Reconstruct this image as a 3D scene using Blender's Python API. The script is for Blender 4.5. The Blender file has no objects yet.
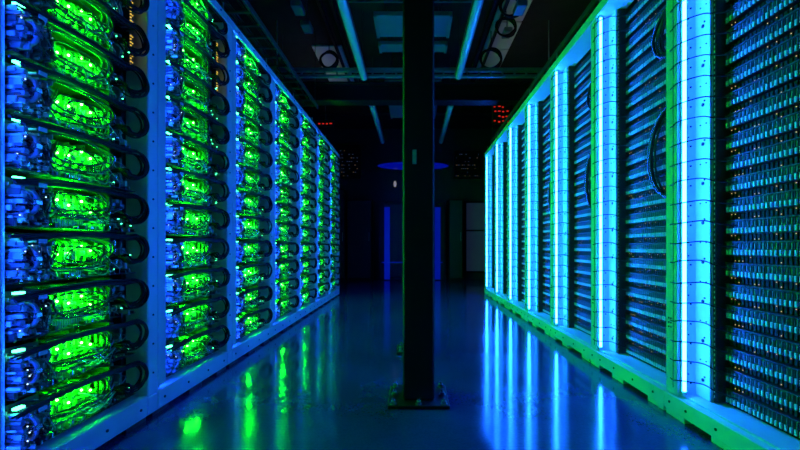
import bpy, math, random
from mathutils import Vector

sc = bpy.context.scene
COL = sc.collection
PI = math.pi

# ------------------------------------------------------------------ camera
CAM_H = 0.765
FPX = 400.0
VX, VY = 413.0, 247.0
cam_d = bpy.data.cameras.new('camera')
cam = bpy.data.objects.new('camera', cam_d)
COL.objects.link(cam)
cam.location = (0, 0, CAM_H)
cam.rotation_euler = (PI / 2, 0, 0)
cam_d.sensor_width = 36
cam_d.lens = 36 * FPX / 800
cam_d.shift_x = -(VX - 400) / 800
cam_d.shift_y = (VY - 225) / 800
cam_d.clip_start = 0.02
sc.camera = cam

def P(px, py, Y):
    return Vector(((px - VX) * Y / FPX, Y, CAM_H + (VY - py) * Y / FPX))

# ------------------------------------------------------------------ materials
def mat(name, base=(.5, .5, .5), rough=.5, metal=0.0, spec=.5, emit=None, strength=0.0, coat=0.0):
    m = bpy.data.materials.new(name)
    m.use_nodes = True
    b = m.node_tree.nodes['Principled BSDF']
    b.inputs['Base Color'].default_value = (*base, 1)
    b.inputs['Roughness'].default_value = rough
    b.inputs['Metallic'].default_value = metal
    b.inputs['Specular IOR Level'].default_value = spec
    b.inputs['Coat Weight'].default_value = coat
    if emit:
        b.inputs['Emission Color'].default_value = (*emit, 1)
        b.inputs['Emission Strength'].default_value = strength
    return m

def mottle(m, scale=30, amount=.25, rough_amount=.1):
    """slight wear: noise on colour and gloss"""
    nt = m.node_tree
    b = nt.nodes['Principled BSDF']
    base = tuple(b.inputs['Base Color'].default_value)
    tc = nt.nodes.new('ShaderNodeTexCoord')
    n = nt.nodes.new('ShaderNodeTexNoise')
    n.inputs['Scale'].default_value = scale
    n.inputs['Detail'].default_value = 4
    nt.links.new(tc.outputs['Object'], n.inputs['Vector'])
    mx = nt.nodes.new('ShaderNodeMix')
    mx.data_type = 'RGBA'
    mx.inputs['A'].default_value = tuple(c * (1 - amount) for c in base[:3]) + (1,)
    mx.inputs['B'].default_value = tuple(min(1, c * (1 + amount)) for c in base[:3]) + (1,)
    nt.links.new(n.outputs['Fac'], mx.inputs['Factor'])
    nt.links.new(mx.outputs['Result'], b.inputs['Base Color'])
    r0 = b.inputs['Roughness'].default_value
    mr = nt.nodes.new('ShaderNodeMapRange')
    mr.inputs['To Min'].default_value = max(.02, r0 - rough_amount)
    mr.inputs['To Max'].default_value = r0 + rough_amount
    nt.links.new(n.outputs['Fac'], mr.inputs['Value'])
    nt.links.new(mr.outputs['Result'], b.inputs['Roughness'])
    return m

TUBE_RIGHT = 92.0
TUBE_LEFT = 36.0
GREEN_BAR = 1000.0
GREEN_STRIP = 70.0
M = {}
M['paint'] = mottle(mat('rack_paint', (.84, .85, .86), .38), 14, .08, .06)
M['galv'] = mottle(mat('galvanised_plate', (.72, .74, .76), .4, .15), 40, .1, .08)
M['dark_paint'] = mottle(mat('dark_paint', (.024, .025, .032), .5), 20, .2, .1)
M['black_metal'] = mottle(mat('black_metal', (.004, .004, .007), .45, 0, .3), 25, .2, .1)
M['black_plastic'] = mat('black_plastic', (.014, .014, .016), .3)
M['cable'] = mat('cable_black', (.006, .006, .007), .5, spec=.25)
M['hose'] = mat('hose_rubber', (.03, .032, .036), .22)
M['cable_pale'] = mat('cable_pale', (.28, .29, .30), .35)
M['steel'] = mat('bright_steel', (.75, .75, .76), .22, .9)
M['copper'] = mat('pipe_metal', (.20, .20, .19), .22, .6)
M['dull_steel'] = mottle(mat('dull_steel', (.30, .31, .33), .38, .7), 30, .2, .1)
M['pcb'] = mottle(mat('circuit_board', (.03, .05, .06), .45), 60, .5, .1)
M['chip'] = mat('chip_plastic', (.05, .05, .055), .3)
M['white'] = mat('white_plastic', (.78, .78, .78), .4)
M['grey'] = mat('grey_plastic', (.30, .31, .32), .4)
M['slot'] = mat('slot_black', (.004, .004, .005), .7)
M['module'] = mat('module_body', (.02, .021, .024), .4)
M['module_edge'] = mat('module_edge', (.10, .105, .11), .4, .3)
M['tab'] = mat('module_tab', (.78, .79, .80), .35)
M['lip'] = mat('shelf_lip', (.05, .055, .07), .4, .2)
M['tube_r'] = mat('led_tube_glow', (.8, .8, .8), .3, emit=(.0065, .092, 1.0), strength=TUBE_RIGHT)
M['tube_l'] = mat('led_tube_glow_dim', (.8, .8, .8), .3, emit=(.004, .055, 1.0), strength=TUBE_LEFT)
M['green'] = mat('green_led', (.1, .4, .1), .3, emit=(.003, 1.0, .002), strength=GREEN_BAR)
M['green_strip'] = mat('green_backlight', (.1, .4, .1), .3, emit=(.0010, 1.0, .0010), strength=GREEN_STRIP)
M['green_small'] = mat('green_status_led', (.1, .4, .1), .3, emit=(.05, 1.0, .35), strength=9)
M['board_led'] = mat('board_led', (.3, .3, .4), .3, emit=(.35, .6, 1.0), strength=3.0)
M['faint'] = mat('faint_amber', (.1, .08, .05), .4, emit=(1.0, .6, .35), strength=.07)
M['faint_blue'] = mat('faint_blue', (.05, .06, .1), .4, emit=(.3, .45, 1.0), strength=.06)
M['pearl'] = mat('pearl_shade', (.6, .6, .6), .4, emit=(1.0, .95, .9), strength=.15)
M['yellow'] = mat('yellow_led', (.4, .3, .1), .3, emit=(1.0, .62, .08), strength=.7)
M['amber'] = mat('amber_led', (.4, .3, .1), .3, emit=(1.0, .55, .25), strength=.8)
M['red'] = mat('red_led', (.4, .02, .02), .3, emit=(1.0, .02, .01), strength=.45)
M['blue_dim'] = mat('blue_glow', (.02, .02, .1), .3, emit=(.0, .008, 1.0), strength=.16)
M['rail'] = mat('rail_grey', (.05, .052, .06), .45)
M['ceil_dark'] = mottle(mat('ceiling_dark', (.003, .003, .004), .9), 6, .3, .1)
M['wall_dark'] = mottle(mat('wall_dark', (.025, .026, .032), .6), 5, .3, .1)
M['ceil_pale'] = mat('ceiling_tile', (.62, .60, .60), .8)
M['glass'] = mat('pane_glass', (.10, .13, .20), .08, spec=.6, emit=(.25, .4, 1.0), strength=.015)
M['lens'] = mat('light_lens', (.62, .64, .66), .18, coat=.6)
M['duct'] = mottle(mat('duct_sheet', (.26, .27, .30), .35, .5), 8, .15, .1)

def floor_mat():
    m = bpy.data.materials.new('polished_concrete')
    m.use_nodes = True
    nt = m.node_tree
    b = nt.nodes['Principled BSDF']
    tc = nt.nodes.new('ShaderNodeTexCoord')
    n1 = nt.nodes.new('ShaderNodeTexNoise')
    n1.inputs['Scale'].default_value = 1.6
    n1.inputs['Detail'].default_value = 8
    n1.inputs['Roughness'].default_value = .62
    n2 = nt.nodes.new('ShaderNodeTexNoise')
    n2.inputs['Scale'].default_value = 85
    n2.inputs['Detail'].default_value = 3
    nt.links.new(tc.outputs['Object'], n1.inputs['Vector'])
    nt.links.new(tc.outputs['Object'], n2.inputs['Vector'])
    add = nt.nodes.new('ShaderNodeMath'); add.operation = 'MULTIPLY_ADD'
    nt.links.new(n2.outputs['Fac'], add.inputs[0])
    add.inputs[1].default_value = .35
    nt.links.new(n1.outputs['Fac'], add.inputs[2])
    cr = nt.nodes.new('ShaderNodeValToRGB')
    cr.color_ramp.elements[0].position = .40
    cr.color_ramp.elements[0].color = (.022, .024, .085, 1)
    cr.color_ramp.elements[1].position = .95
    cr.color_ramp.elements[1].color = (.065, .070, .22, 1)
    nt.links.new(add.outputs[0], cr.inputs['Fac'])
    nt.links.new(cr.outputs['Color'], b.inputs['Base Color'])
    mr = nt.nodes.new('ShaderNodeMapRange')
    mr.inputs['From Min'].default_value = .3
    mr.inputs['From Max'].default_value = .75
    mr.inputs['To Min'].default_value = .085
    mr.inputs['To Max'].default_value = .16
    nt.links.new(n1.outputs['Fac'], mr.inputs['Value'])
    nt.links.new(mr.outputs['Result'], b.inputs['Roughness'])
    b.inputs['Specular IOR Level'].default_value = .8
    bp = nt.nodes.new('ShaderNodeBump')
    bp.inputs['Strength'].default_value = .03
    bp.inputs['Distance'].default_value = .004
    n3 = nt.nodes.new('ShaderNodeTexNoise')
    n3.inputs['Scale'].default_value = 9
    n3.inputs['Detail'].default_value = 3
    nt.links.new(tc.outputs['Object'], n3.inputs['Vector'])
    nt.links.new(n3.outputs['Fac'], bp.inputs['Height'])
    nt.links.new(bp.outputs['Normal'], b.inputs['Normal'])
    return m
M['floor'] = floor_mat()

# ------------------------------------------------------------------ mesh builder
class MB:
    def __init__(self):
        self.v, self.f, self.mi, self.sm, self.mats = [], [], [], [], []
    def _m(self, m):
        if m not in self.mats:
            self.mats.append(m)
        return self.mats.index(m)
    def add(self, vs, fs, m, smooth=False):
        o = len(self.v)
        self.v += [tuple(p) for p in vs]
        k = self._m(m)
        for f in fs:
            self.f.append(tuple(i + o for i in f))
            self.mi.append(k)
            self.sm.append(smooth)
        return self
    def box(self, x0, x1, y0, y1, z0, z1, m, b=0.0):
        if b <= 0:
            vs = [(x0, y0, z0), (x1, y0, z0), (x1, y1, z0), (x0, y1, z0), (x0, y0, z1), (x1, y0, z1), (x1, y1, z1), (x0, y1, z1)]
            return self.add(vs, [(3, 2, 1, 0), (4, 5, 6, 7), (0, 1, 5, 4), (1, 2, 6, 5), (2, 3, 7, 6), (3, 0, 4, 7)], m)
        b = min(b, (x1 - x0) * .45, (y1 - y0) * .45, (z1 - z0) * .45)
        vs, fs = [], []
        X, Y, Z = (x0, x1), (y0, y1), (z0, z1)
        idx = {}
        for i in (0, 1):
            for j in (0, 1):
                for k in (0, 1):
                    sx, sy, sz = (1 - 2 * i) * b, (1 - 2 * j) * b, (1 - 2 * k) * b
                    c = (X[i], Y[j], Z[k])
                    for a in range(3):
                        q = [c[0] + sx, c[1] + sy, c[2] + sz]
                        q[a] = c[a]
                        idx[(i, j, k, a)] = len(vs)
                        vs.append(tuple(q))
        for i in (0, 1):
            fs.append(tuple(idx[(i, j, k, 0)] for j, k in ((0, 0), (1, 0), (1, 1), (0, 1))))
            fs.append(tuple(idx[(j, i, k, 1)] for j, k in ((0, 0), (1, 0), (1, 1), (0, 1))))
            fs.append(tuple(idx[(j, k, i, 2)] for j, k in ((0, 0), (1, 0), (1, 1), (0, 1))))
        for i in (0, 1):
            for j in (0, 1):
                fs.append((idx[(i, j, 0, 0)], idx[(i, j, 1, 0)], idx[(i, j, 1, 1)], idx[(i, j, 0, 1)]))
                fs.append((idx[(i, 0, j, 0)], idx[(i, 1, j, 0)], idx[(i, 1, j, 2)], idx[(i, 0, j, 2)]))
                fs.append((idx[(0, i, j, 1)], idx[(1, i, j, 1)], idx[(1, i, j, 2)], idx[(0, i, j, 2)]))
        for i in (0, 1):
            for j in (0, 1):
                for k in (0, 1):
                    fs.append(tuple(idx[(i, j, k, a)] for a in range(3)))
        # outward winding
        cx, cy, cz = (x0 + x1) / 2, (y0 + y1) / 2, (z0 + z1) / 2
        out = []
        for f in fs:
            p = [Vector(vs[q]) for q in f]
            n = (p[1] - p[0]).cross(p[2] - p[0])
            ce = sum(p, Vector()) / len(p) - Vector((cx, cy, cz))
            out.append(f if n.dot(ce) > 0 else tuple(reversed(f)))
        return self.add(vs, out, m)
    def cyl(self, p0, p1, r, m, n=10, r1=None):
        return self.sweep([Vector(p0), Vector(p1)], r, m, n, r1=r1)
    def sweep(self, pts, r, m, n=8, closed=False, r1=None):
        pts = [Vector(p) for p in pts]
        L = len(pts)
        vs, fs = [], []
        ref = None
        for i, p in enumerate(pts):
            if closed:
                t = pts[(i + 1) % L] - pts[i - 1]
            else:
                t = pts[min(i + 1, L - 1)] - pts[max(i - 1, 0)]
            t.normalize()
            if ref is None:
                ref = Vector((0, 0, 1)) if abs(t.z) < .9 else Vector((1, 0, 0))
            a = (ref - t * ref.dot(t))
            if a.length < 1e-5:
                a = t.orthogonal()
            a.normalize()
            ref = a
            c = t.cross(a)
            rr = r if r1 is None else r + (r1 - r) * i / (L - 1)
            for k in range(n):
                w = 2 * PI * k / n
                vs.append(p + a * math.cos(w) * rr + c * math.sin(w) * rr)
        for i in range(L if closed else L - 1):
            j = (i + 1) % L
            for k in range(n):
                l = (k + 1) % n
                fs.append((i * n + k, i * n + l, j * n + l, j * n + k))
        self.add(vs, fs, m, True)
        if not closed:
            o = [tuple(range(n - 1, -1, -1)), tuple((L - 1) * n + k for k in range(n))]
            self.add(vs, [], m)
            base = len(self.v) - len(vs)
            for f in o:
                self.f.append(tuple(base + q for q in f)); self.mi.append(self._m(m)); self.sm.append(False)
        return self
    def ball(self, c, rx, ry, rz, m, n=10, h=6):
        vs, fs = [], []
        for i in range(h + 1):
            th = PI * i / h
            for k in range(n):
                w = 2 * PI * k / n
                vs.append((c[0] + rx * math.sin(th) * math.cos(w), c[1] + ry * math.sin(th) * math.sin(w), c[2] + rz * math.cos(th)))
        for i in range(h):
            for k in range(n):
                l = (k + 1) % n
                fs.append((i * n + k, (i + 1) * n + k, (i + 1) * n + l, i * n + l))
        return self.add(vs, fs, m, True)
    def build(self, name, parent=None, loc=None):
        me = bpy.data.meshes.new(name)
        me.from_pydata(self.v, [], self.f)
        for m in self.mats:
            me.materials.append(m)
        me.polygons.foreach_set('material_index', self.mi)
        me.polygons.foreach_set('use_smooth', self.sm)
        me.update()
        o = bpy.data.objects.new(name, me)
        COL.objects.link(o)
        if parent:
            o.parent = parent
        if loc is not None:
            o.location = loc
        return o

def tag(o, label=None, cat=None, group=None, kind=None):
    if label: o['label'] = label
    if cat: o['category'] = cat
    if group: o['group'] = group
    if kind: o['kind'] = kind
    return o

def thing(name, loc, label, cat, group=None):
    o = bpy.data.objects.new(name, None)
    o.empty_display_size = .05
    COL.objects.link(o)
    o.location = loc
    return tag(o, label, cat, group)

def copy_tree(src, loc=None, parent=None):
    c = src.copy()
    COL.objects.link(c)
    if parent is not None:
        c.parent = parent
    if loc is not None:
        c.location = loc
    for ch in list(src.children):
        copy_tree(ch, None, c)
    return c

def smooth_path(ctrl, per=6):
    """Catmull-Rom through control points"""
    c = [Vector(p) for p in ctrl]
    c = [c[0] * 2 - c[1]] + c + [c[-1] * 2 - c[-2]]
    out = []
    for i in range(1, len(c) - 2):
        p0, p1, p2, p3 = c[i - 1], c[i], c[i + 1], c[i + 2]
        for s in range(per):
            t = s / per
            out.append(.5 * ((2 * p1) + (p2 - p0) * t + (2 * p0 - 5 * p1 + 4 * p2 - p3) * t * t + (3 * p1 - p0 - 3 * p2 + p3) * t ** 3))
    out.append(c[-2])
    return out

ORD = ['first', 'second', 'third', 'fourth', 'fifth', 'sixth', 'seventh', 'eighth', 'ninth', 'tenth', 'eleventh', 'twelfth',
       'thirteenth', 'fourteenth', 'fifteenth', 'sixteenth', 'seventeenth', 'eighteenth', 'nineteenth', 'twentieth',
       'twenty-first', 'twenty-second', 'twenty-third', 'twenty-fourth']
NEAR = ['nearest', 'second-nearest', 'third-nearest', 'middle', 'third-farthest', 'second-farthest', 'farthest']
def from_bottom(i, n):
    if i == 0: return 'bottommost'
    if i == n - 1: return 'topmost'
    return ORD[i] + ' from the bottom'

# ------------------------------------------------------------------ room shell
XW, Y0, Y1, ZC = 3.0, -1.6, 9.6, 3.6
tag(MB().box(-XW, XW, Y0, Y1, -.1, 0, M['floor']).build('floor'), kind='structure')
tag(MB().box(-XW, XW, Y0, Y1, ZC, ZC + .1, M['ceil_dark']).build('ceiling'), kind='structure')
tag(MB().box(-XW - .1, -XW, Y0, Y1, 0, ZC, M['wall_dark']).build('wall_left'), kind='structure')
tag(MB().box(XW, XW + .1, Y0, Y1, 0, ZC, M['wall_dark']).build('wall_right'), kind='structure')
tag(MB().box(-XW, XW, Y1, Y1 + .1, 0, ZC, M['wall_dark']).build('wall_back'), kind='structure')
tag(MB().box(-XW, XW, Y0 - .1, Y0, 0, ZC, M['wall_dark']).build('wall_front'), kind='structure')

# ------------------------------------------------------------------ left row: open tray racks
L_P0, L_S, L_N = 1.08, 0.755, 7
L_TOP0, L_TOP1 = 2.182, 2.235
T_N, T_PITCH, T_Z0 = 12, 0.1755, 0.122

def screw(mb, c, axis, r, m):
    d = {'x': Vector((.003, 0, 0)), '-x': Vector((-.003, 0, 0)), '-y': Vector((0, -.003, 0)), '+y': Vector((0, .003, 0))}[axis]
    mb.cyl(Vector(c), Vector(c) + d, r, m, 8)

def make_left_rack():
    """local origin: floor, X = 0 on the aisle plane of row, Y = far edge of the near post"""
    r = thing('server_rack', (0, 0, 0), 'x', 'rack', 'racks of open server trays')
    F = -1.17
    # near post: front face plus its returns
    mb = MB()
    mb.box(F - .10, F, -.07, 0, .10, L_TOP0, M['paint'], .004)
    for z in [.2 + .13 * i for i in range(15)]:
        screw(mb, (F, -.035, z), 'x', .0045, M['slot'])
    mb.build('post', r)
    mb = MB()
    mb.box(F - .060, F - .045, 0.0, .112, .11, L_TOP0, M['galv'], .002)
    for z in [.16 + .0877 * i for i in range(23)]:
        screw(mb, (F - .045, .07, z), 'x', .004, M['slot'])
        screw(mb, (F - .045, .098, z + .03), 'x', .003, M['slot'])
    mb.build('side_plate', r)
    mb = MB()
    mb.box(F - .12, F, 0, L_S - .0705, .018, .108, M['paint'], .004)
    mb.box(F - .12, F, -.07, -.001, .018, .0995, M['paint'], .004)
    for y in (.05, .25, .45, .64):
        screw(mb, (F, y, .062), 'x', .006, M['slot'])
    mb.build('plinth', r)
    for y in (.03, .33, .62):
        MB().box(F - .10, F - .006, y - .06, y + .06, 0, .018, M['dark_paint']).build('foot', r)
    mb = MB()
    mb.box(F - .02, F, -.07, L_S - .0705, L_TOP0, L_TOP1, M['paint'], .004)
    for y in (.1, .35, .6):
        screw(mb, (F, y, (L_TOP0 + L_TOP1) / 2), 'x', .005, M['slot'])
    mb.build('top_beam', r)
    MB().cyl((F - .05, -.02, L_TOP1), (F - .05, -.02, L_TOP1 + .10), .006, M['dull_steel'], 8).build('threaded_rod', r)
    mb = MB()
    mb.box(-2.0, F - .106, -.07, -.055, .11, L_TOP1, M['dark_paint'])
    mb.box(-2.0, F - .106, L_S - .086, L_S - .071, .11, L_TOP1, M['dark_paint'])
    mb.box(-2.02, -2.0, -.07, L_S - .071, .11, L_TOP1, M['dark_paint'])
    mb.build('side_wall', r)
    return r

def tray_parts(seed, full=True, top=False):
    """origin: bottom front edge of the tray; +x to the aisle, +y along the row, z up.  Opening 0..0.52"""
    rnd = random.Random(seed)
    R = rnd.uniform
    t = thing('server_tray', (0, 0, 0), 'x', 'server tray', 'open server trays of the green-lit racks')
    H = T_PITCH
    # sheet metal floor and rear panel
    mb = MB()
    mb.box(-.30, -.05, .002, .550, .002, .005, M['slot'])
    mb.box(-.15, -.142, .002, .550, .006, H - .01, M['black_metal'])
    mb.box(-.14, .001, .384, .387, .006, H - .006, M['black_plastic'])  # divider added to keep green light off the next post
    for v in (-.115, -.092, -.069, -.046, -.023):
        mb.cyl((v, .3765 + R(-.002, .001), .03 + R(0, .02)), (v, .3765, .12 + R(0, .03)), .0065, M['copper'], 8)
        mb.box(v - .008, v + .008, .372, .383, .07 + R(-.02, .02), .09 + R(0, .02), rnd.choice([M['grey'], M['steel'], M['chip']]), .002)
    mb.box(-.14, -.03, .1515, .1535, .006, H - .03, M['black_plastic'])  # thin divider added to screen the blue end from green light
    for i in range(28):     # row of slots punched in the rear panel
        y = .02 + .0188 * i
        mb.box(-.1425, -.141, y, y + .009, .03, .14, M['slot'])
    chassis = mb.build('chassis', t)
    # circuit boards with components, blue end
    mb = MB()
    zm = .085 if top else H - .04
    mb.box(-.05, -.045, .004, .135, .008, zm + .02, M['pcb'])
    n = 150
    for i in range(n):
        y, z = R(.002, .118), R(.010, zm)
        w, h, d = R(.002, .008), R(.002, .016), R(.006, .055)
        mb.box(-.046, -.046 + d * 1.3, y, y + w, z, z + h, rnd.choice([M['chip'], M['grey'], M['steel'], M['white'], M['dull_steel'], M['chip'], M['dull_steel']]))
    for i in range(6):
        y, z, x = R(.01, .115), R(.02, zm), R(-.01, .018)
        mb.box(-.045, x, y - .002, y + .005, z - .002, z + .005, M['chip'])
        mb.box(x, x + .002, y, y + .003, z, z + .003, M['board_led'])
    for i in range(4 if top else 5):       # stacked plug row on the front edge
        z = .03 + i * .022
        mb.box(-.047, .016 + R(-.01, .01), .018, .034, z, z + .015, rnd.choice([M['grey'], M['white'], M['dull_steel']]), .0015)
    board = mb.build('circuit_board', t)
    # bent valve pipe in front of the board
    mb = MB()
    z0, z1 = .045, .115
    mb.sweep(smooth_path([(-.06, .05, z1), (.005, .05, z1), (.022, .055, z1 - .015), (.022, .056, (z0 + z1) / 2), (.022, .055, z0 + .015), (.005, .05, z0), (-.06, .05, z0)], 5), .0075, M['grey'], 8)
    mb.box(.012, .032, .044, .068, .072, .088, M['steel'], .002)
    mb.build('valve_pipe', t)
    # vertical manifold block
    mb = MB()
    mb.box(-.11, -.016, .126, .149, .040, .128, M['dull_steel'], .003)
    mb.box(-.016, -.010, .130, .146, .052, .084, M['black_plastic'], .002)
    mb.box(-.016, -.010, .130, .146, .092, .120, M['grey'], .002)
    mb.build('manifold', t)
    # green-lit pipes
    ys = [.170, .204, .238, .272, .306, .340]
    for i, y in enumerate(ys):
        mb = MB()
        zt = R(.128, .142)
        zb = R(.048, .062)
        d = -.058 + R(-.004, .008)
        mb.sweep(smooth_path([(-.14, y, zt), (d - .012, y, zt), (d, y, zt - .012), (d, y, (zt + zb) / 2), (d, y, zb + .012), (d - .012, y, zb), (-.14, y, zb)], 4), .0088, M['copper'], 8)
        mb.box(d - .013, d + .013, y - .0125, y + .0125, (zt + zb) / 2 - .02 + R(-.012, .012), (zt + zb) / 2 + R(0, .012), rnd.choice([M['chip'], M['black_plastic'], M['copper'], M['grey']]), .003)
        if full:
            mb.build('coolant_pipe', t)
        else:
            if i == 0: allp = MB()
            off = len(allp.v); allp.v += mb.v
            for f, k, s in zip(mb.f, mb.mi, mb.sm):
                allp.f.append(tuple(q + off for q in f)); allp.mi.append(allp._m(mb.mats[k])); allp.sm.append(s)
    if not full:
        allp.build('coolant_pipe', t)
    # fine clutter between the pipes
    mb = MB()
    mb.box(-.125, -.12, .158, .375, .01, H - .02, M['black_plastic'])
    for i in range(50):
        y, z = R(.160, .362), R(.012, H - .04)
        w, h, d = R(.003, .012), R(.006, .03), R(.004, .045)
        mb.box(-.12, -.12 + d, y, y + w, z, z + h, rnd.choice([M['chip'], M['chip'], M['black_plastic'], M['steel'], M['pcb'], M['dull_steel']]))
    for i in range(14):   # finned heat sink at the bottom
        y = .165 + i * .0095
        mb.box(-.10, -.026, y, y + .003, .006, .036 + (i % 3) * .002, M['dull_steel'])
    for i in range(9):
        y = .31 + i * .009
        mb.box(-.09, -.03 + R(-.02, .006), y, y + .006, .006, R(.012, .034), rnd.choice([M['grey'], M['dull_steel'], M['chip'], M['white']]))
    mb.build('heat_sink', t)
    mb = MB()
    mb.box(-.055, -.006, .008, .545, .0052, .0085, M['slot'])
    y = .012
    while y < .53:
        w = R(.004, .014)
        if rnd.random() < .8:
            mb.box(-.05, -.012 + R(-.02, .012), y, y + w, .004, R(.010, .030), rnd.choice([M['grey'], M['chip'], M['steel'], M['chip'], M['black_plastic'], M['dull_steel']]), .001)
        y += w + R(.002, .008)
    mb.build('plug_row', t)
    # lamp bar over the pipes
    for q in ((-.030, .187, R(.07, .12)), (-.034, .238, R(.07, .12)), (-.030, .289, R(.07, .12)), (-.034, .335, R(.07, .12))):
        tag(MB().ball(q, .004, .0042, .0042, M['green'], 8, 6).build('lamp_bulb', t), 'small glowing green bulb')
    mb = MB()
    for y in (.187, .221, .255, .289, .323):
        z = R(.045, .065)
        mb.box(-.084, -.081, y - .0055, y + .0055, z, R(.125, .145), M['green_strip'])
    tag(mb.build('backlight', t), 'green backlight between the pipes')
    # dark connector end
    mb = MB()
    for i in range(34):
        y, z = R(.392, .53), R(.012, H - .045)
        w, h, d = R(.006, .022), R(.006, .034), R(.02, .075)
        mb.box(-.11, -.11 + d, y, y + w, z, z + h, rnd.choice([M['chip'], M['dull_steel'], M['white'], M['grey'], M['steel']]))
    mb.box(-.09, -.03, .41, .43, .05, .12, M['dull_steel'], .003)
    mb.box(-.09, -.035, .49, .505, .03, .14, M['dull_steel'], .003)
    mb.box(-.115, -.109, .39, .548, .01, H - .02, M['pcb'])
    mb.build('connector_block', t)
    # oval hoses round the lit pipes
    def oval(y0, y1, z0, z1, x, ph=0.0, n=30):
        if top: x -= .026
        out = []
        rr = (z1 - z0) / 2
        for i in range(n):
            w = 2 * PI * i / n
            cy, sy = math.cos(w), math.sin(w)
            y = (y0 + y1) / 2 + math.copysign(abs(cy) ** .62, cy) * (y1 - y0) / 2
            z = (z0 + z1) / 2 + math.copysign(abs(sy) ** .9, sy) * rr + .006 * math.sin(2 * w + ph)
            out.append((x + .012 * cy + .006 * math.sin(3 * w + ph), y, z))
        return out
    mb = MB()
    mb.sweep(oval(.085 + R(-.02, .02), .380 + R(-.01, .015), .046 + R(-.01, .006), .158, -.004, R(0, 6)), .0042, M['hose'], 7, True)
    mb.build('hose', t)
    mb = MB()
    mb.sweep(oval(.110 + R(-.02, .02), .362 + R(-.02, .01), .060 + R(-.01, .01), .150, .006, R(0, 6)), .0036, M['hose'], 7, True)
    mb.build('hose', t)
    for q in range(2):
        y0_ = R(.10, .2)
        MB().sweep(oval(y0_, R(.33, .40), R(.03, .07), R(.11, .155), R(-.012, .002), R(0, 6)), R(.0024, .0034), rnd.choice([M['hose'], M['cable'], M['hose']]), 6, True).build('hose', t)
    # cable bundle along the top, swinging out into a loop at the far end
    mb = MB()
    for i in range(7):
        dz, dx = R(-.011, .009), R(-.012, .014)
        if top: dz -= .046
        s = [(R(.018, .03), R(-.04, .02), .140 + dz), (.018 + dx, .09, .150 + dz), (.020 + dx, .20, .157 + dz), (.024 + dx, .32, .158 + dz), (.028 + dx, .42, .153 + dz)]
        rr = R(.034, .042) if top else R(.044, .056)
        cy, cz, cx = .466 + R(-.012, .012), .105 + dz, .034 + dx
        for a in (70, 35, 0, -35, -70, -110, -145):
            s.append((cx + .018 * math.cos(math.radians(a)), cy + rr * math.cos(math.radians(a)), cz + rr * math.sin(math.radians(a)) * 1.05))
        s.append((-.04, .41, .06))
        mb.sweep(smooth_path(s, 4), R(.0034, .0052), M['cable'], 6)
    bundle = mb.build('cable_bundle', t)
    # loose thin leads
    k_ = .2 if top else 1
    mb = MB()
    for i in range(11):
        y0, y1 = R(.040, .09), R(.09, .17)
        mb.sweep(smooth_path([(-.05, y0, R(.05, .14)), (R(-.005, .02) * k_, y0 + R(-.02, .02), R(.06, .15)), (R(0, .025) * k_, (y0 + y1) / 2, R(.02, .11)), (-.01, y1, R(.02, .14)), (-.06, y1 + .01, R(.03, .12))], 5), R(.0015, .0026), rnd.choice([M['cable_pale'], M['hose'], M['cable']]), 5)
    for i in range(5):
        y0 = R(.16, .36)
        mb.sweep(smooth_path([(-.03, y0, R(.03, .06)), (.008, y0 + .03, R(.03, .07)), (.012, y0 + R(.05, .1), R(.02, .06)), (-.03, y0 + R(.08, .13), R(.01, .05))], 5), R(.0014, .0024), rnd.choice([M['cable_pale'], M['hose'], M['steel']]), 5)
    for i in range(10):
        y0, y1 = R(.25, .36), R(.41, .52)
        za, zb = R(.02, .12), R(.01, .11)
        mb.sweep(smooth_path([(-.04, y0, za), (-.004 + R(-.01, .008), y0 + .03, za + R(-.02, .01)), (R(-.006, .010) * (.5 if top else 1), (y0 + y1) / 2, (za + zb) / 2 + R(-.03, .01)), (-.012, y1 - .02, zb), (-.06, y1, zb)], 5), R(.0016, .0030), rnd.choice([M['cable_pale'], M['white'], M['hose'], M['cable_pale']]), 5)
    mb.build('lead', t)
    for i in range(3):
        y, z = R(.40, .52), R(.02, .12)
        tag(MB().box(-.012, -.007, y, y + .0025, z, z + .0025, M['green_small']).build('indicator_light', t), 'tiny green indicator light')
    # small marks of light and paper
    mb = MB()
    mb.box(-.012, .004, .012, .040, .148, .155, M['green_small'], .001)
    tag(mb.build('status_light', board), 'small green status light')
    zt = .078 if top else .128
    tag(MB().box(.035, .0365, .050, .078, zt, zt + .013, M['white']).build('label_tag', bundle), 'white paper tag')
    return t

protos = [tray_parts(11 + i) for i in range(4)]
protos_far = [tray_parts(41 + i, False) for i in range(2)]
proto_top = tray_parts(61, True, True)
proto_far_top = tray_parts(62, False, True)
rack0 = make_left_rack()

def yellow_strip():
    mb = MB()
    for i in range(10):
        z = .02 + i * .0138
        mb.box(-.014, -.010, .520, .526, z, z + .0045, M['yellow'])
        if i % 2: mb.box(-.014, -.010, .532, .536, z, z + .004, M['yellow'])
    mb.box(-.06, -.0142, .515, .541, .015, .16, M['black_plastic'], .002)
    return tag(mb.build('indicator_strip'), 'upright row of small yellow lights')
strip0 = yellow_strip()

def half_tube(x, y, z0, z1, r, m, sy, sweep=180):
    mb = MB()
    n = 12
    pr = [(x + r * math.cos(math.radians(sweep) * i / n), y + sy * r * math.sin(math.radians(sweep) * i / n)) for i in range(n + 1)]
    vs = [(a, b, z0) for a, b in pr] + [(a, b, z1) for a, b in pr]
    fs = [(i, i + 1, n + 2 + i, n + 1 + i) if sy < 0 else (i + 1, i, n + 1 + i, n + 2 + i) for i in range(n)]
    mb.add(vs, fs, m, True)
    return mb

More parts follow.
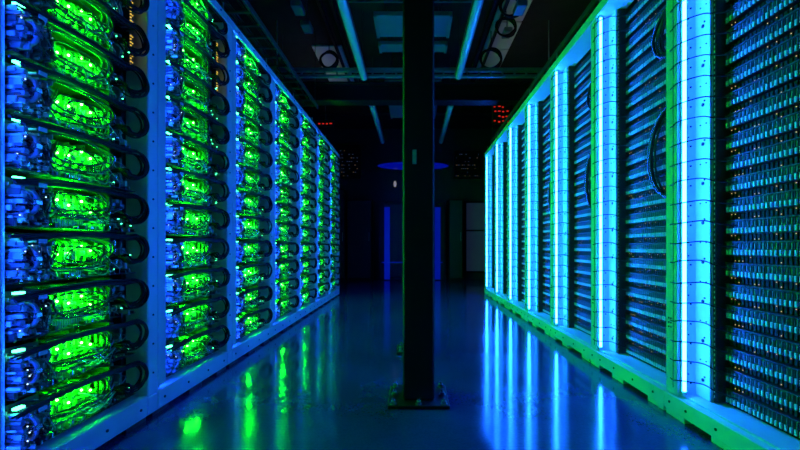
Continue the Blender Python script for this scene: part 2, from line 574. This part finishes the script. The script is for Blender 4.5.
def make_left_tube():
    s = thing('led_tube', (0, 0, 0), 'x', 'light', 'tube lights of the green-lit racks')
    half_tube(-1.186, .0145, .125, L_TOP0 - .013, .009, M['tube_l'], 1).build('diffuser', s)
    h = MB().box(-1.1975, -1.1745, .004, .0140, .125, L_TOP0 - .013, M['white'], .001).box(-1.1745, -1.1715, .004, .060, .125, L_TOP0 - .013, M['white']).build('housing', s)  # second box is an added lip blocking tube light towards the aisle
    for z in (.112, L_TOP0 - .013):
        MB().cyl((-1.186, .017, z), (-1.186, .017, z + .0125), .0112, M['white'], 10).build('end_cap', h)
    return s
ltube0 = make_left_tube()

TRAY_X = -1.20
TRAY_Y = .115
first = {}
def use(src, key, loc):
    if key not in first:
        first[key] = 1
        src.location = loc
        return src
    return copy_tree(src, loc)

for k in range(L_N):
    p = L_P0 + L_S * k
    nm = NEAR[k]
    r = use(rack0, 'lr', (0, p, 0))
    r['label'] = 'open-front pale rack holding green-lit trays, ' + nm + ' of that row'
    tb = use(ltube0, 'lt', (0, p, 0))
    tb['label'] = 'blue tube light tucked behind the near post of ' + nm + ' green-lit rack'
    for j in range(T_N):
        rnd = (k * 5 + j * 3 + (j * j) % 7)
        if j == T_N - 1:
            o = use(proto_top if k < 4 else proto_far_top, 'tt%d' % (k < 4), (TRAY_X, p + TRAY_Y, T_Z0 + T_PITCH * j))
        elif k < 4:
            v = rnd % 4
            o = use(protos[v], 'tp%d' % v, (TRAY_X, p + TRAY_Y, T_Z0 + T_PITCH * j))
        else:
            v = rnd % 2
            o = use(protos_far[v], 'tf%d' % v, (TRAY_X, p + TRAY_Y, T_Z0 + T_PITCH * j))
        o['label'] = 'server tray with green glow and looped cables, ' + from_bottom(j, T_N) + ' in ' + nm + ' green-lit rack'
        if (k, j) in ((0, 8), (0, 9), (1, 9), (1, 10)):
            if strip0.parent is None:
                strip0.parent = o
            else:
                copy_tree(strip0, None, o)
            o['label'] = 'server tray with yellow light strip, ' + from_bottom(j, T_N) + ' in ' + nm + ' green-lit rack'
# closing end post of the left row
pe = L_P0 + L_S * L_N
e = tag(MB().box(-2.02, -1.17, pe - .07, pe, .018, L_TOP1, M['paint'], .004).box(-1.9, -1.2, pe - .06, pe - .01, 0, .018, M['dark_paint']).build('rack_end_panel'),
        'pale end panel closing the far end of the green-lit rack row', 'panel')

# ------------------------------------------------------------------ right row: shelves of slim modules
R_T0, R_S, R_N = 1.765, 0.785, 7
R_TOP0, R_TOP1 = 2.235, 2.30
S_N, S_PITCH, S_Z0 = 24, 0.0878, 0.116
MOD_N, MOD_W = 31, 0.0187
OPEN0 = -.085 - MOD_N * MOD_W - .006    # near end of the opening, relative to the tube

def make_right_rack():
    r = thing('storage_rack', (0, 0, 0), 'x', 'rack', 'racks of slim module shelves')
    F = 1.17
    mb = MB()
    mb.box(F + .008, F + .10, .015, .10, .10, R_TOP0, M['paint'], .004)
    mb.box(F + .0065, F + .009, .044, .047, .13, R_TOP0 - .02, M['slot'])
    for z in [.16 + .0877 * i for i in range(23)]:
        screw(mb, (1.235, .015, z), '-y', .004, M['slot'])
        if i_mod(z): screw(mb, (1.225, .015, z + .04), '-y', .003, M['slot'])
    for dz in (0, .02, .04):
        screw(mb, (F + .008, .075, .40 + dz), '-x', .004, M['slot'])
        screw(mb, (F + .008, .06, .40 + dz), '-x', .004, M['slot'])
    mb.build('post', r)
    mb = MB()
    mb.box(1.255, 1.27, -.075, .0149, .11, R_TOP0, M['galv'], .002)
    for z in [.19 + .17 * i for i in range(12)]:
        screw(mb, (1.255, -.035, z), '-x', .008, M['slot'])
        screw(mb, (1.255, -.045, z + .015), '-x', .004, M['slot'])
        screw(mb, (1.255, -.055, z + .085), '-x', .003, M['slot'])
        screw(mb, (1.255, -.020, z + .085), '-x', .003, M['slot'])
    mb.build('side_plate', r)
    mb = MB()
    mb.box(1.27, 1.33, -.0849, -.0751, .11, R_TOP0, M['dark_paint'])
    for z in [.13 + .022 * i for i in range(95)]:
        mb.box(1.2695, 1.2702, -.083, -.077, z, z + .010, M['white'])
    mb.build('rail', r)
    y0, y1 = .1005 - R_S, .10
    mb = MB()
    mb.box(F, F + .15, y0, y1, .022, .098, M['paint'], .004)
    mb.box(F + .03, F + .15, y0 + .002, y1 - .002, .098, .106, M['paint'])
    for y in (-.6, -.42, -.22, -.05, .06):
        screw(mb, (F, y, .06), '-x', .006, M['slot'])
    mb.build('plinth', r)
    for y in (-.60, -.24, .04):
        MB().box(F + .004, F + .12, y - .075, y + .05, 0, .022, M['paint']).build('foot', r)
    mb = MB()
    mb.box(F, F + .15, y0, y1, R_TOP0, R_TOP1, M['paint'], .004)
    mb.build('top_beam', r)
    MB().cyl((F + .05, .06, R_TOP1), (F + .05, .06, R_TOP1 + .11), .006, M['dull_steel'], 8).build('threaded_rod', r)
    mb = MB()
    mb.box(1.3305, 2.0, -.0849, -.070, .11, R_TOP1, M['dark_paint'])
    mb.box(1.271, 2.0, y0, y0 + .010, .11, R_TOP0, M['dark_paint'])
    mb.box(2.0, 2.02, y0, -.070, .11, R_TOP1, M['dark_paint'])
    mb.build('side_wall', r)
    return r

def i_mod(z):
    return int(round((z - .16) / .0877)) % 2 == 0

def module_mesh(mb, y, rnd, off=(0, 0, 0)):
    """slim module, front at x=0 facing -x"""
    w = MOD_W
    jx = rnd.uniform(-.0012, .0012)
    mb.box(.004 + jx, .22, y + .0012, y + w - .0012, .002, .052, M['module'])
    mb.box(jx - .003, .004 + jx, y + .0048, y + w - .0052, .003, .0235, M['tab'], .001)
    mb.box(jx - .001, .010 + jx, y + .0016, y + .0038, .025, .050, M['module_edge'])
    mb.box(jx - .001, .010 + jx, y + w - .0052, y + w - .0034, .025, .050, M['module_edge'])
    mb.box(jx + .001, .008 + jx, y + .0070, y + .0092, .026, .049, M['grey'])

def shelf_parts(seed, mode):
    rnd = random.Random(seed)
    s = thing('module_shelf', (0, 0, 0), 'x', 'equipment shelf', 'shelves of slim modules')
    ya, yb = OPEN0, -.087
    mb = MB()
    mb.box(.0, .40, ya, yb, 0, .0015, M['black_metal'])
    mb.box(.02, .40, ya, yb, .0535, .056, M['black_metal'])
    mb.box(-.002, .0199, ya, yb, .0535, .0565, M['lip'])
    mb.box(.035, .04, ya, yb, .056, .0868, M['black_metal'])
    for i in range(MOD_N):    # dark vents above the modules
        y = ya + .004 + i * MOD_W
        mb.box(.018, .035, y + .003, y + .0145, .060, .084, M['slot'])
    ch = mb.build('chassis', s)
    if mode == 'full':
        for i in range(MOD_N):
            m = MB()
            module_mesh(m, 0, rnd)
            m.build('slim_module', s, (0, ya + .003 + i * MOD_W, 0))
    else:
        m = MB()
        for i in range(MOD_N):
            module_mesh(m, ya + .003 + i * MOD_W, rnd)
        m.build('slim_module', s)
    mb = MB()
    for i in range(MOD_N):
        if rnd.random() < .32:
            y = ya + .009 + i * MOD_W
            z = rnd.choice([.064, .080])
            mb.box(.0165, .018, y, y + .0028, z, z + .0028, M['amber'])
    if not mb.v:
        mb.box(.0165, .018, ya + .1, ya + .1028, .07, .0728, M['amber'])
    mb.build('indicator_light', ch)
    # signal cable crossing the lit post
    mb = MB()
    d = rnd.uniform(-.012, .012)
    x = -1.31
    mb.sweep(smooth_path([(x + 1.174, .060, .05 + d * .3), (x + 1.169, .032, .050 + d * .2), (x + 1.168, .005, .051 + d), (x + 1.192, -.026, .056 + d), (x + 1.235, -.062, .060 + d * .5),
                          (x + 1.262, -.090, .048), (x + 1.29, -.115, .038), (x + 1.312, -.150, .034)], 5), .0026, M['cable'], 6)
    mb.build('cable', s)
    return s

shelf_full = [shelf_parts(70 + i, 'full') for i in range(3)]
shelf_far = [shelf_parts(90 + i, 'far') for i in range(2)]
rrack0 = make_right_rack()

def make_right_tube():
    s = thing('led_tube', (0, 0, 0), 'x', 'light', 'tube lights on the posts of the module racks')
    half_tube(1.194, -.004, .13, R_TOP0 - .013, .0080, M['tube_r'], -1, 180).build('diffuser', s)
    h = MB().box(1.1862, 1.2062, -.0030, .0130, .13, R_TOP0 - .013, M['white'], .001).build('housing', s)
    for z0, z1 in ((.1065, .130), (R_TOP0 - .0130, R_TOP0 - .001)):
        MB().cyl((1.196, 0, z0), (1.196, 0, z1), .012, M['white'], 10).build('end_cap', h)
    return s
rtube0 = make_right_tube()

def make_loop():
    """bundle of dark cables bulging from the post into the opening"""
    s = thing('cable_loop', (0, 0, 0), 'x', 'cable', 'hanging cable loops on the module racks')
    rnd = random.Random(5)
    for z0, z1, ym in ((0, .49, .27), (.70, .98, .20)):
        mb = MB()
        for i in range(9):
            e = rnd.uniform(-.012, .012)
            q = rnd.uniform(-.034, .034)
            zc = (z0 + z1) / 2
            h = (z1 - z0) / 2 - abs(e)
            pts = []
            for w in range(-8, 9):
                a = math.radians(w * 10.5)
                pts.append((-.036 + e, .004 + (ym + q) * math.cos(a) ** .8 * .98, zc + h * math.sin(a)))
            mb.sweep(pts, .0056, M['hose'], 6)
        mb.build('strand', s)
    return s
loop0 = make_loop()

for k in range(R_N):
    t = R_T0 + R_S * k
    nm = NEAR[k]
    r = use(rrack0, 'rr', (0, t, 0))
    r['label'] = 'pale rack of slim-module shelves, ' + nm + ' of that row'
    tb = use(rtube0, 'rt', (0, t, 0))
    tb['label'] = 'bright blue-white tube light on the post of the ' + nm + ' module rack'
    for j in range(S_N):
        q = k * 7 + j * 5 + (j * j) % 11
        loc = (1.31, t, S_Z0 + S_PITCH * j)
        if k < 2:
            o = use(shelf_full[q % 3], 'sf%d' % (q % 3), loc)
        else:
            o = use(shelf_far[q % 2], 'sn%d' % (q % 2), loc)
        o['label'] = 'shelf of slim dark modules, ' + from_bottom(j, S_N) + ' in the ' + nm + ' module rack'
    if k >= 1:
        c = use(loop0, 'lp', (1.305, t - .785 + .108, .99))
        c['label'] = 'dark cable loops bulging at the far side of the ' + NEAR[k] + ' module rack'

# ------------------------------------------------------------------ steel columns
def column(Y, X, w, base, top, label):
    c = thing('steel_column', (X, Y, 0), label, 'column')
    mb = MB()
    h = w / 2
    mb.box(-h, h, -h, h, .016, top, M['black_metal'], .008)
    mb.build('shaft', c)
    b = base / 2
    pl = MB().box(-b, b, -b, b, 0, .016, M['black_metal'], .003).build('base_plate', c)
    q = b - .026
    for (x, y) in ((-q, -q), (0, -q), (q, -q), (-q, 0), (q, 0), (-q, q), (q, q)):
        n = MB()
        n.cyl((x, y, .016), (x, y, .0195), .017, M['dull_steel'], 14)
        n.box(x - .011, x + .011, y - .011, y + .011, .0195, .031, M['dull_steel'], .003)
        n.cyl((x, y, .031), (x, y, .042), .0065, M['steel'], 8)
        n.build('anchor_bolt', pl)
    return c
col_front = column(2.03, .027, .155, .295, ZC, 'black square steel column on a bolted base plate mid-aisle')
m_ = MB().box(-.030, -.010, -.0795, -.077, 1.17, 1.24, M['grey'], .001)
tag(m_.build('label_strip', col_front), 'small grey strip on the shaft')
column(2.97, .015, .13, .26, ZC, 'black steel column hidden behind the front column, bolted base edge showing')

# ------------------------------------------------------------------ overhead
def fixture(X, ya, yb, label):
    Z = 2.85
    f = thing('linear_light', (X, ya, Z), label, 'ceiling light', 'long ceiling lights above the aisle')
    L = yb - ya
    mb = MB()
    n = 10
    pts = []
    for i in range(n + 1):
        a = PI + PI * i / n
        pts.append((.042 * math.cos(a), .036 * math.sin(a)))
    vs = [(x, 0, z) for x, z in pts] + [(x, L, z) for x, z in pts]
    fs = [(i, i + 1, n + 2 + i, n + 1 + i) for i in range(n)]
    fs += [tuple(range(n, -1, -1)), tuple(range(n + 1, 2 * n + 2))]
    mb.add(vs, fs, M['lens'], False)
    mb.build('lens', f)
    MB().box(-.046, .046, -.005, L + .005, .0, .045, M['dark_paint'], .004).build('housing', f)
    for y in (.12, L - .12):
        MB().cyl((0, y, .045), (0, y, ZC - Z), .004, M['dark_paint'], 6).build('suspension_rod', f)
    return f
fixture(-.605, 2.6, 4.93, 'long ceiling light over the aisle, near one on the green-lit rack side')
fixture(-.605, 5.87, 7.94, 'long ceiling light over the aisle, far one on the green-lit rack side')
fixture(.557, 2.6, 4.90, 'long ceiling light over the aisle, near one on the module rack side')
fixture(.557, 5.87, 7.94, 'long ceiling light over the aisle, far one on the module rack side')

# cross strut that carries the near fixtures
mb = MB()
mb.box(-1.75, 1.75, 4.98, 5.03, 2.955, 3.0, M['duct'], .003)
mb.box(-1.75, 1.75, 4.98, 5.03, 2.885, 2.915, M['duct'], .003)
for i in range(24):
    x = -1.7 + i * .148
    mb.box(x, x + .02, 4.995, 5.015, 2.915, 2.955, M['dull_steel'])
for x in (-1.7, 1.7):
    mb.cyl((x, 5.005, 3.0), (x, 5.005, ZC), .008, M['dull_steel'], 6)
tag(mb.build('support_strut'), 'double-rail cross strut at the end of the near ceiling lights', 'strut')
# dark beam
mb = MB()
mb.box(-3, 3, 5.36, 5.56, 2.73, 2.748, M['black_metal'], .003)
mb.box(-3, 3, 5.45, 5.47, 2.748, 2.965, M['black_metal'])
mb.box(-3, 3, 5.36, 5.56, 2.965, 2.985, M['black_metal'], .003)
tag(mb.build('ceiling_beam'), kind='structure')
for Y in (3.4, 7.4):
    mb = MB()
    mb.box(-3, 3, Y, Y + .16, 3.25, 3.6, M['black_metal'], .003)
    tag(mb.build('ceiling_beam'), kind='structure')

# centre duct panels
for i, (ya, yb) in enumerate(((4.04, 4.45), (4.62, 4.80), (5.62, 6.05), (6.58, 7.24))):
    d = thing('ceiling_panel', (0, ya, 3.1), 'flat blue-lit metal panel overhead, ' + ['first', 'second', 'third', 'fourth'][i] + ' along the aisle centre', 'panel', 'overhead metal panels')
    MB().box(-.40, .40, 0, yb - ya, 0, .05, M['duct'], .006).build('sheet', d)
    mb = MB()
    for x in (-.40, .37):
        mb.box(x, x + .03, 0, yb - ya, -.012, -.0002, M['dull_steel'])
    mb.build('edge_rail', d)
    for x in (-.3, .3):
        MB().cyl((x, (yb - ya) / 2, .05), (x, (yb - ya) / 2, .5), .005, M['dark_paint'], 6).build('hanger', d)

# cable ladder crossing near the top of the view
def ladder(name, label, x0, x1, y0, y1, z, along, rungs):
    l = thing(name, (0, 0, z), label, 'cable tray', 'overhead cable ladders')
    if along == 'x':
        MB().box(x0, x1, y0, y0 + .02, 0, .05, M['rail'], .002).build('rail', l)
        MB().box(x0, x1, y1 - .02, y1, 0, .05, M['rail'], .002).build('rail', l)
        for i in range(rungs):
            x = x0 + (x1 - x0) * (i + .5) / rungs
            MB().box(x - .012, x + .012, y0 + .02, y1 - .02, .008, .024, M['dark_paint']).build('rung', l)
    else:
        MB().box(x0, x0 + .02, y0, y1, 0, .05, M['rail'], .002).build('rail', l)
        MB().box(x1 - .02, x1, y0, y1, 0, .05, M['rail'], .002).build('rail', l)
        for i in range(rungs):
            y = y0 + (y1 - y0) * (i + .5) / rungs
            MB().box(x0 + .02, x1 - .02, y - .012, y + .012, .008, .024, M['dark_paint']).build('rung', l)
    for (x, y) in ((x0 + .01, y0 + .15), (x1 - .01, y0 + .15), (x0 + .01, y1 - .15), (x1 - .01, y1 - .15)):
        if along == 'x': y = (y0 + .01) if y < (y0 + y1) / 2 else y1 - .01
        MB().cyl((x, y, .05), (x, y, ZC - z), .005, M['dark_paint'], 6).build('hanger', l)
    # cables lying in it
    mb = MB()
    rnd = random.Random(int(z * 100))
    for i in range(8):
        e = rnd.uniform(.15, .85)
        if along == 'x':
            y = y0 + (y1 - y0) * e
            mb.sweep([(x0, y, .035), ((x0 + x1) / 2, y + .01, .033), (x1, y, .035)], .008, M['cable'], 6)
        else:
            x = x0 + (x1 - x0) * e
            mb.sweep([(x, y0, .035), (x + .01, (y0 + y1) / 2, .033), (x, y1, .035)], .008, M['cable'], 6)
    mb.build('cable', l)
    return l
ladder('cable_ladder', 'short cable ladder crossing the aisle overhead, before the metal panels', -.62, .60, 3.62, 3.86, 3.12, 'x', 12)
ladder('cable_ladder', 'long cable ladder above the green-lit racks', -1.75, -1.30, 1.6, 5.5, 2.66, 'y', 20)
ladder('cable_ladder', 'long cable ladder above the module racks', 1.35, 1.80, 1.6, 7.0, 2.58, 'y', 24)

# pale ceiling tiles above the far parts of the rows
def tile(x0, x1, y0, y1, label):
    mb = MB().box(x0, x1, y0, y1, ZC - .03, ZC - .001, M['ceil_pale'], .004)
    tag(mb.build('ceiling_tile'), label, 'ceiling tile', 'pale ceiling tiles')
k = 0
for i in range(2):
    tile(-1.42, -1.00, 5.6 + i * .7, 6.27 + i * .7, 'pale ceiling tile over the green-lit racks, ' + ['nearer one', 'farther one'][i])
for i in range(3):
    tile(1.00, 1.36, 4.30 + i * .7, 4.97 + i * .7, 'pale ceiling tile over the module racks, ' + ['nearest', 'middle', 'farthest'][i] + ' of three')
for s, side in ((-1, 'green-lit'), (1, 'module')):
    for q in range(2):
        x = s * (.92 if q == 0 else 1.06)
        mb = MB().box(x - .018, x + .018, 4.0, 7.3, 3.50, 3.54, M['black_metal'], .003)
        for y in (4.2, 5.8, 7.2):
            mb.cyl((x, y, 3.54), (x, y, ZC - (.03 if False else 0)), .005, M['black_metal'], 6)
        tag(mb.build('conduit_rail'), 'black rail under the ceiling over the ' + side + ' racks, ' + ('nearer the aisle' if q == 0 else 'nearer the wall'), 'rail', 'black ceiling rails')

# coils of cable hanging from the rails
def coil(c, r, label):
    o = thing('cable_coil', c, label, 'cable', 'coils of black cable overhead')
    rnd = random.Random(int(r * 1000) + int(c[1] * 10))
    mb = MB()
    for i in range(4):
        pts = []
        for a in range(26):
            w = 2 * PI * a / 26
            e = .012 * math.sin(2 * w + i)
            pts.append(((r + e) * math.cos(w) + rnd.uniform(-.002, .002), .012 * i - .018 + .006 * math.sin(w * 3 + i), (r + e) * math.sin(w)))
        mb.sweep(pts, .011, M['cable'], 7, True)
    mb.build('turn', o)
    MB().cyl((0, 0, r + .01), (0, 0, ZC - c[2]), .006, M['cable'], 6).build('tie', o)
    return o
coil(P(329, 60, 5.4), .11, 'black cable coil hanging over the green-lit rack row')
for i, (px, py, Y, r) in enumerate(((511, 6, 4.2, .11), (506, 27, 4.75, .11), (491, 59, 5.2, .13))):
    coil(P(px, py, Y), r, 'black cable coil over the module racks, ' + ['nearest', 'middle', 'farthest'][i] + ' of three')
# small equipment boxes hung overhead
for i, (px, py, Y, side) in enumerate(((298, 8, 4.0, 'green-lit'), (307, 27, 4.4, 'green-lit'), (520, 8, 3.93, 'module'), (507, 33, 4.95, 'module'))):
    c = P(px, py, Y)
    o = thing('junction_box', c, 'small bluish junction box hung over the ' + side + ' racks, ' + ('nearer one' if i % 2 == 0 else 'farther one'), 'box', 'overhead junction boxes')
    MB().box(-.05, .05, -.09, .09, -.03, .03, M['duct'], .006).build('housing', o)
    MB().cyl((0, 0, .03), (0, 0, ZC - c.z), .006, M['dark_paint'], 6).build('hanger', o)

# red indicator displays above the far ends
def indicator(px, py, Y, rows, label):
    c = P(px, py, Y)
    o = thing('indicator_panel', c, label, 'indicator', 'red-lit indicator panels')
    h = .085 * rows
    MB().box(-.15, .15, 0, .05, -h / 2, h / 2 + .03, M['black_plastic'], .006).build('housing', o)
    rnd = random.Random(rows)
    for r_ in range(rows):
        mb = MB()
        for q in range(4):
            if rnd.random() < .85:
                x = -.105 + q * .07 + rnd.uniform(-.01, .01)
                z = h / 2 - .045 - r_ * .085
                mb.ball((x, -.004, z + rnd.uniform(-.012, .012)), rnd.uniform(.018, .028), .008, rnd.uniform(.010, .016), M['red'], 8, 5)
        if mb.v: tag(mb.build('red_lamp', o), 'glowing red lamp row')
    MB().cyl((0, .025, h / 2 + .03), (0, .025, ZC - c.z), .008, M['dark_paint'], 6).build('hanger', o)
indicator(325, 124, 6.9, 1, 'black panel with dim red lamps beyond the green-lit racks')
indicator(501, 114, 6.9, 4, 'black panel with four rows of dim red lamps above the module racks')

# ------------------------------------------------------------------ far end of the hall
# blue-edged cabinet group behind the column
c = thing('equipment_cabinet', (0, 9.2, 0), 'dark cabinet with blue glowing edges at the far end behind the columns', 'cabinet')
MB().box(-.78, .74, 0, .36, 0, 1.80, M['black_metal'], .006).build('body', c)
for x in (-.30, .26):
    MB().box(x - .36, x + .20, -.012, 0, .08, 1.74, M['dark_paint'], .004).build('door', c)
for x0 in (-.66, .50):
    tag(MB().box(x0, x0 + .13, -.02, -.0125, .02, 1.68, M['blue_dim'], .002).build('glow_strip', c), 'blue glowing upright strip')  # glow put into the strips in place of posts lit blue
tag(MB().box(-.72, .68, -.028, -.0205, .40, .425, M['blue_dim'], .002).build('glow_strip', c), 'blue glowing level strip')
# window in the back wall
w = tag(MB().box(1.22, 1.78, 9.585, 9.6, .14, .19, M['black_metal']).box(1.22, 1.78, 9.585, 9.6, 1.82, 1.87, M['black_metal'])
        .box(1.22, 1.28, 9.585, 9.6, .19, 1.82, M['black_metal']).box(1.72, 1.78, 9.585, 9.6, .19, 1.82, M['black_metal'])
        .box(1.28, 1.72, 9.585, 9.6, 1.14, 1.18, M['black_metal']).build('window_1'), kind='structure')
MB().box(1.281, 1.719, 9.588, 9.596, 1.181, 1.819, M['glass']).box(1.281, 1.719, 9.588, 9.596, .191, 1.139, M['glass']).build('pane', w)
# tall dark cabinets either side
for i, (x0, x1, h) in enumerate(((-2.1, -1.55, 2.1), (-1.50, -.95, 1.85), (.82, 1.14, 1.86))):
    o = thing('tall_cabinet', ((x0 + x1) / 2, 9.1, 0), 'tall dark cabinet at the far wall, ' + ['beside the green-lit rack end', 'second from the green-lit rack end', 'beside the window'][i], 'cabinet', 'tall dark cabinets at the far wall')
    hw = (x1 - x0) / 2
    MB().box(-hw, hw, 0, .45, 0, h, M['black_metal'], .006).build('body', o)
    dr = MB().box(-hw + .02, hw - .02, -.014, 0, .06, h - .04, M['dark_paint'], .004).build('door', o)
    MB().box(hw - .06, hw - .045, -.03, -.014, .9, 1.1, M['dull_steel'], .003).build('handle', dr)
# oval pendant lamp
c = P(413, 166, 8.3)
o = thing('pendant_lamp', c, 'wide oval blue pendant lamp at the far end of the aisle', 'lamp')
MB().ball((0, 0, 0), .74, .35, .05, M['blue_dim'], 28, 10).build('shade', o)
MB().cyl((0, 0, .049), (0, 0, ZC - c.z), .008, M['dark_paint'], 6).build('rod', o)
# small dim wall lamp
c = P(395, 184, 9.56)
o = thing('wall_lamp', c, 'tiny white half-round lamp on the far wall left of the column', 'lamp')
MB().box(-.03, .03, .02, .0399, -.10, .10, M['black_plastic'], .004).build('backplate', o)
MB().ball((0, .0, 0), .035, .02, .075, M['pearl'], 12, 8).build('shade', o)
# panels of faint lights high on the far wall
def patch(x0, x1, z0, z1, label, seed):
    o = thing('patch_panel', ((x0 + x1) / 2, 9.5, z0), label, 'panel', 'faint-lit panels high on the far wall')
    hw = (x1 - x0) / 2
    MB().box(-hw, hw, 0, .0995, 0, z1 - z0, M['black_metal'], .004).build('housing', o)
    MB().box(-hw, hw, .02, .0995, z1 - z0, z1 - z0 + .03, M['dark_paint'], .003).build('mounting_bracket', o)
    rnd = random.Random(seed)
    n = int((z1 - z0) / .085)
    for i in range(n):
        mb = MB()
        z = .05 + i * .085
        x = -hw + .04
        while x < hw - .06:
            w_ = rnd.uniform(.012, .035)
            if rnd.random() < .4:
                mb.box(x, x + w_, -.003, -.0002, z, z + .012, rnd.choice([M['faint'], M['faint_blue'], M['faint_blue']]))
            x += w_ + .02
        if mb.v:
            tag(mb.build('indicator_row', o), 'row of faint lights')
patch(-1.78, -1.25, 2.40, 3.20, 'black panel with faint light rows on the far wall above the tall cabinets', 3)
patch(.98, 1.62, 2.40, 3.05, 'black panel with faint light rows on the far wall above the window', 4)

# ------------------------------------------------------------------ added fill lights
def area(name, loc, rot, sx, sy, col, power):
    d = bpy.data.lights.new(name, 'AREA')
    d.shape = 'RECTANGLE'; d.size = sx; d.size_y = sy
    d.color = col; d.energy = power
    o = bpy.data.objects.new(name, d)
    COL.objects.link(o)
    o.location = loc; o.rotation_euler = rot
    return o
# added dim fill lights above the rack rows, brightening the pale ceiling tiles
area('tile_fill', (-1.55, 6.2, 3.1), (PI, 0, 0), .2, 1.2, (.92, .80, 1.0), .32)
area('tile_fill', (1.55, 5.2, 3.1), (PI, 0, 0), .2, 1.8, (.92, .80, 1.0), .40)

# ------------------------------------------------------------------ world and view
w = bpy.data.worlds.new('world')
sc.world = w
w.use_nodes = True
w.node_tree.nodes['Background'].inputs[0].default_value = (.0, .001, .004, 1)
w.node_tree.nodes['Background'].inputs[1].default_value = 1.0
vs = sc.view_settings
vs.view_transform = 'Standard'
vs.look = 'None'
vs.exposure = 0.42
vs.gamma = 1.0
vs.use_curve_mapping = False
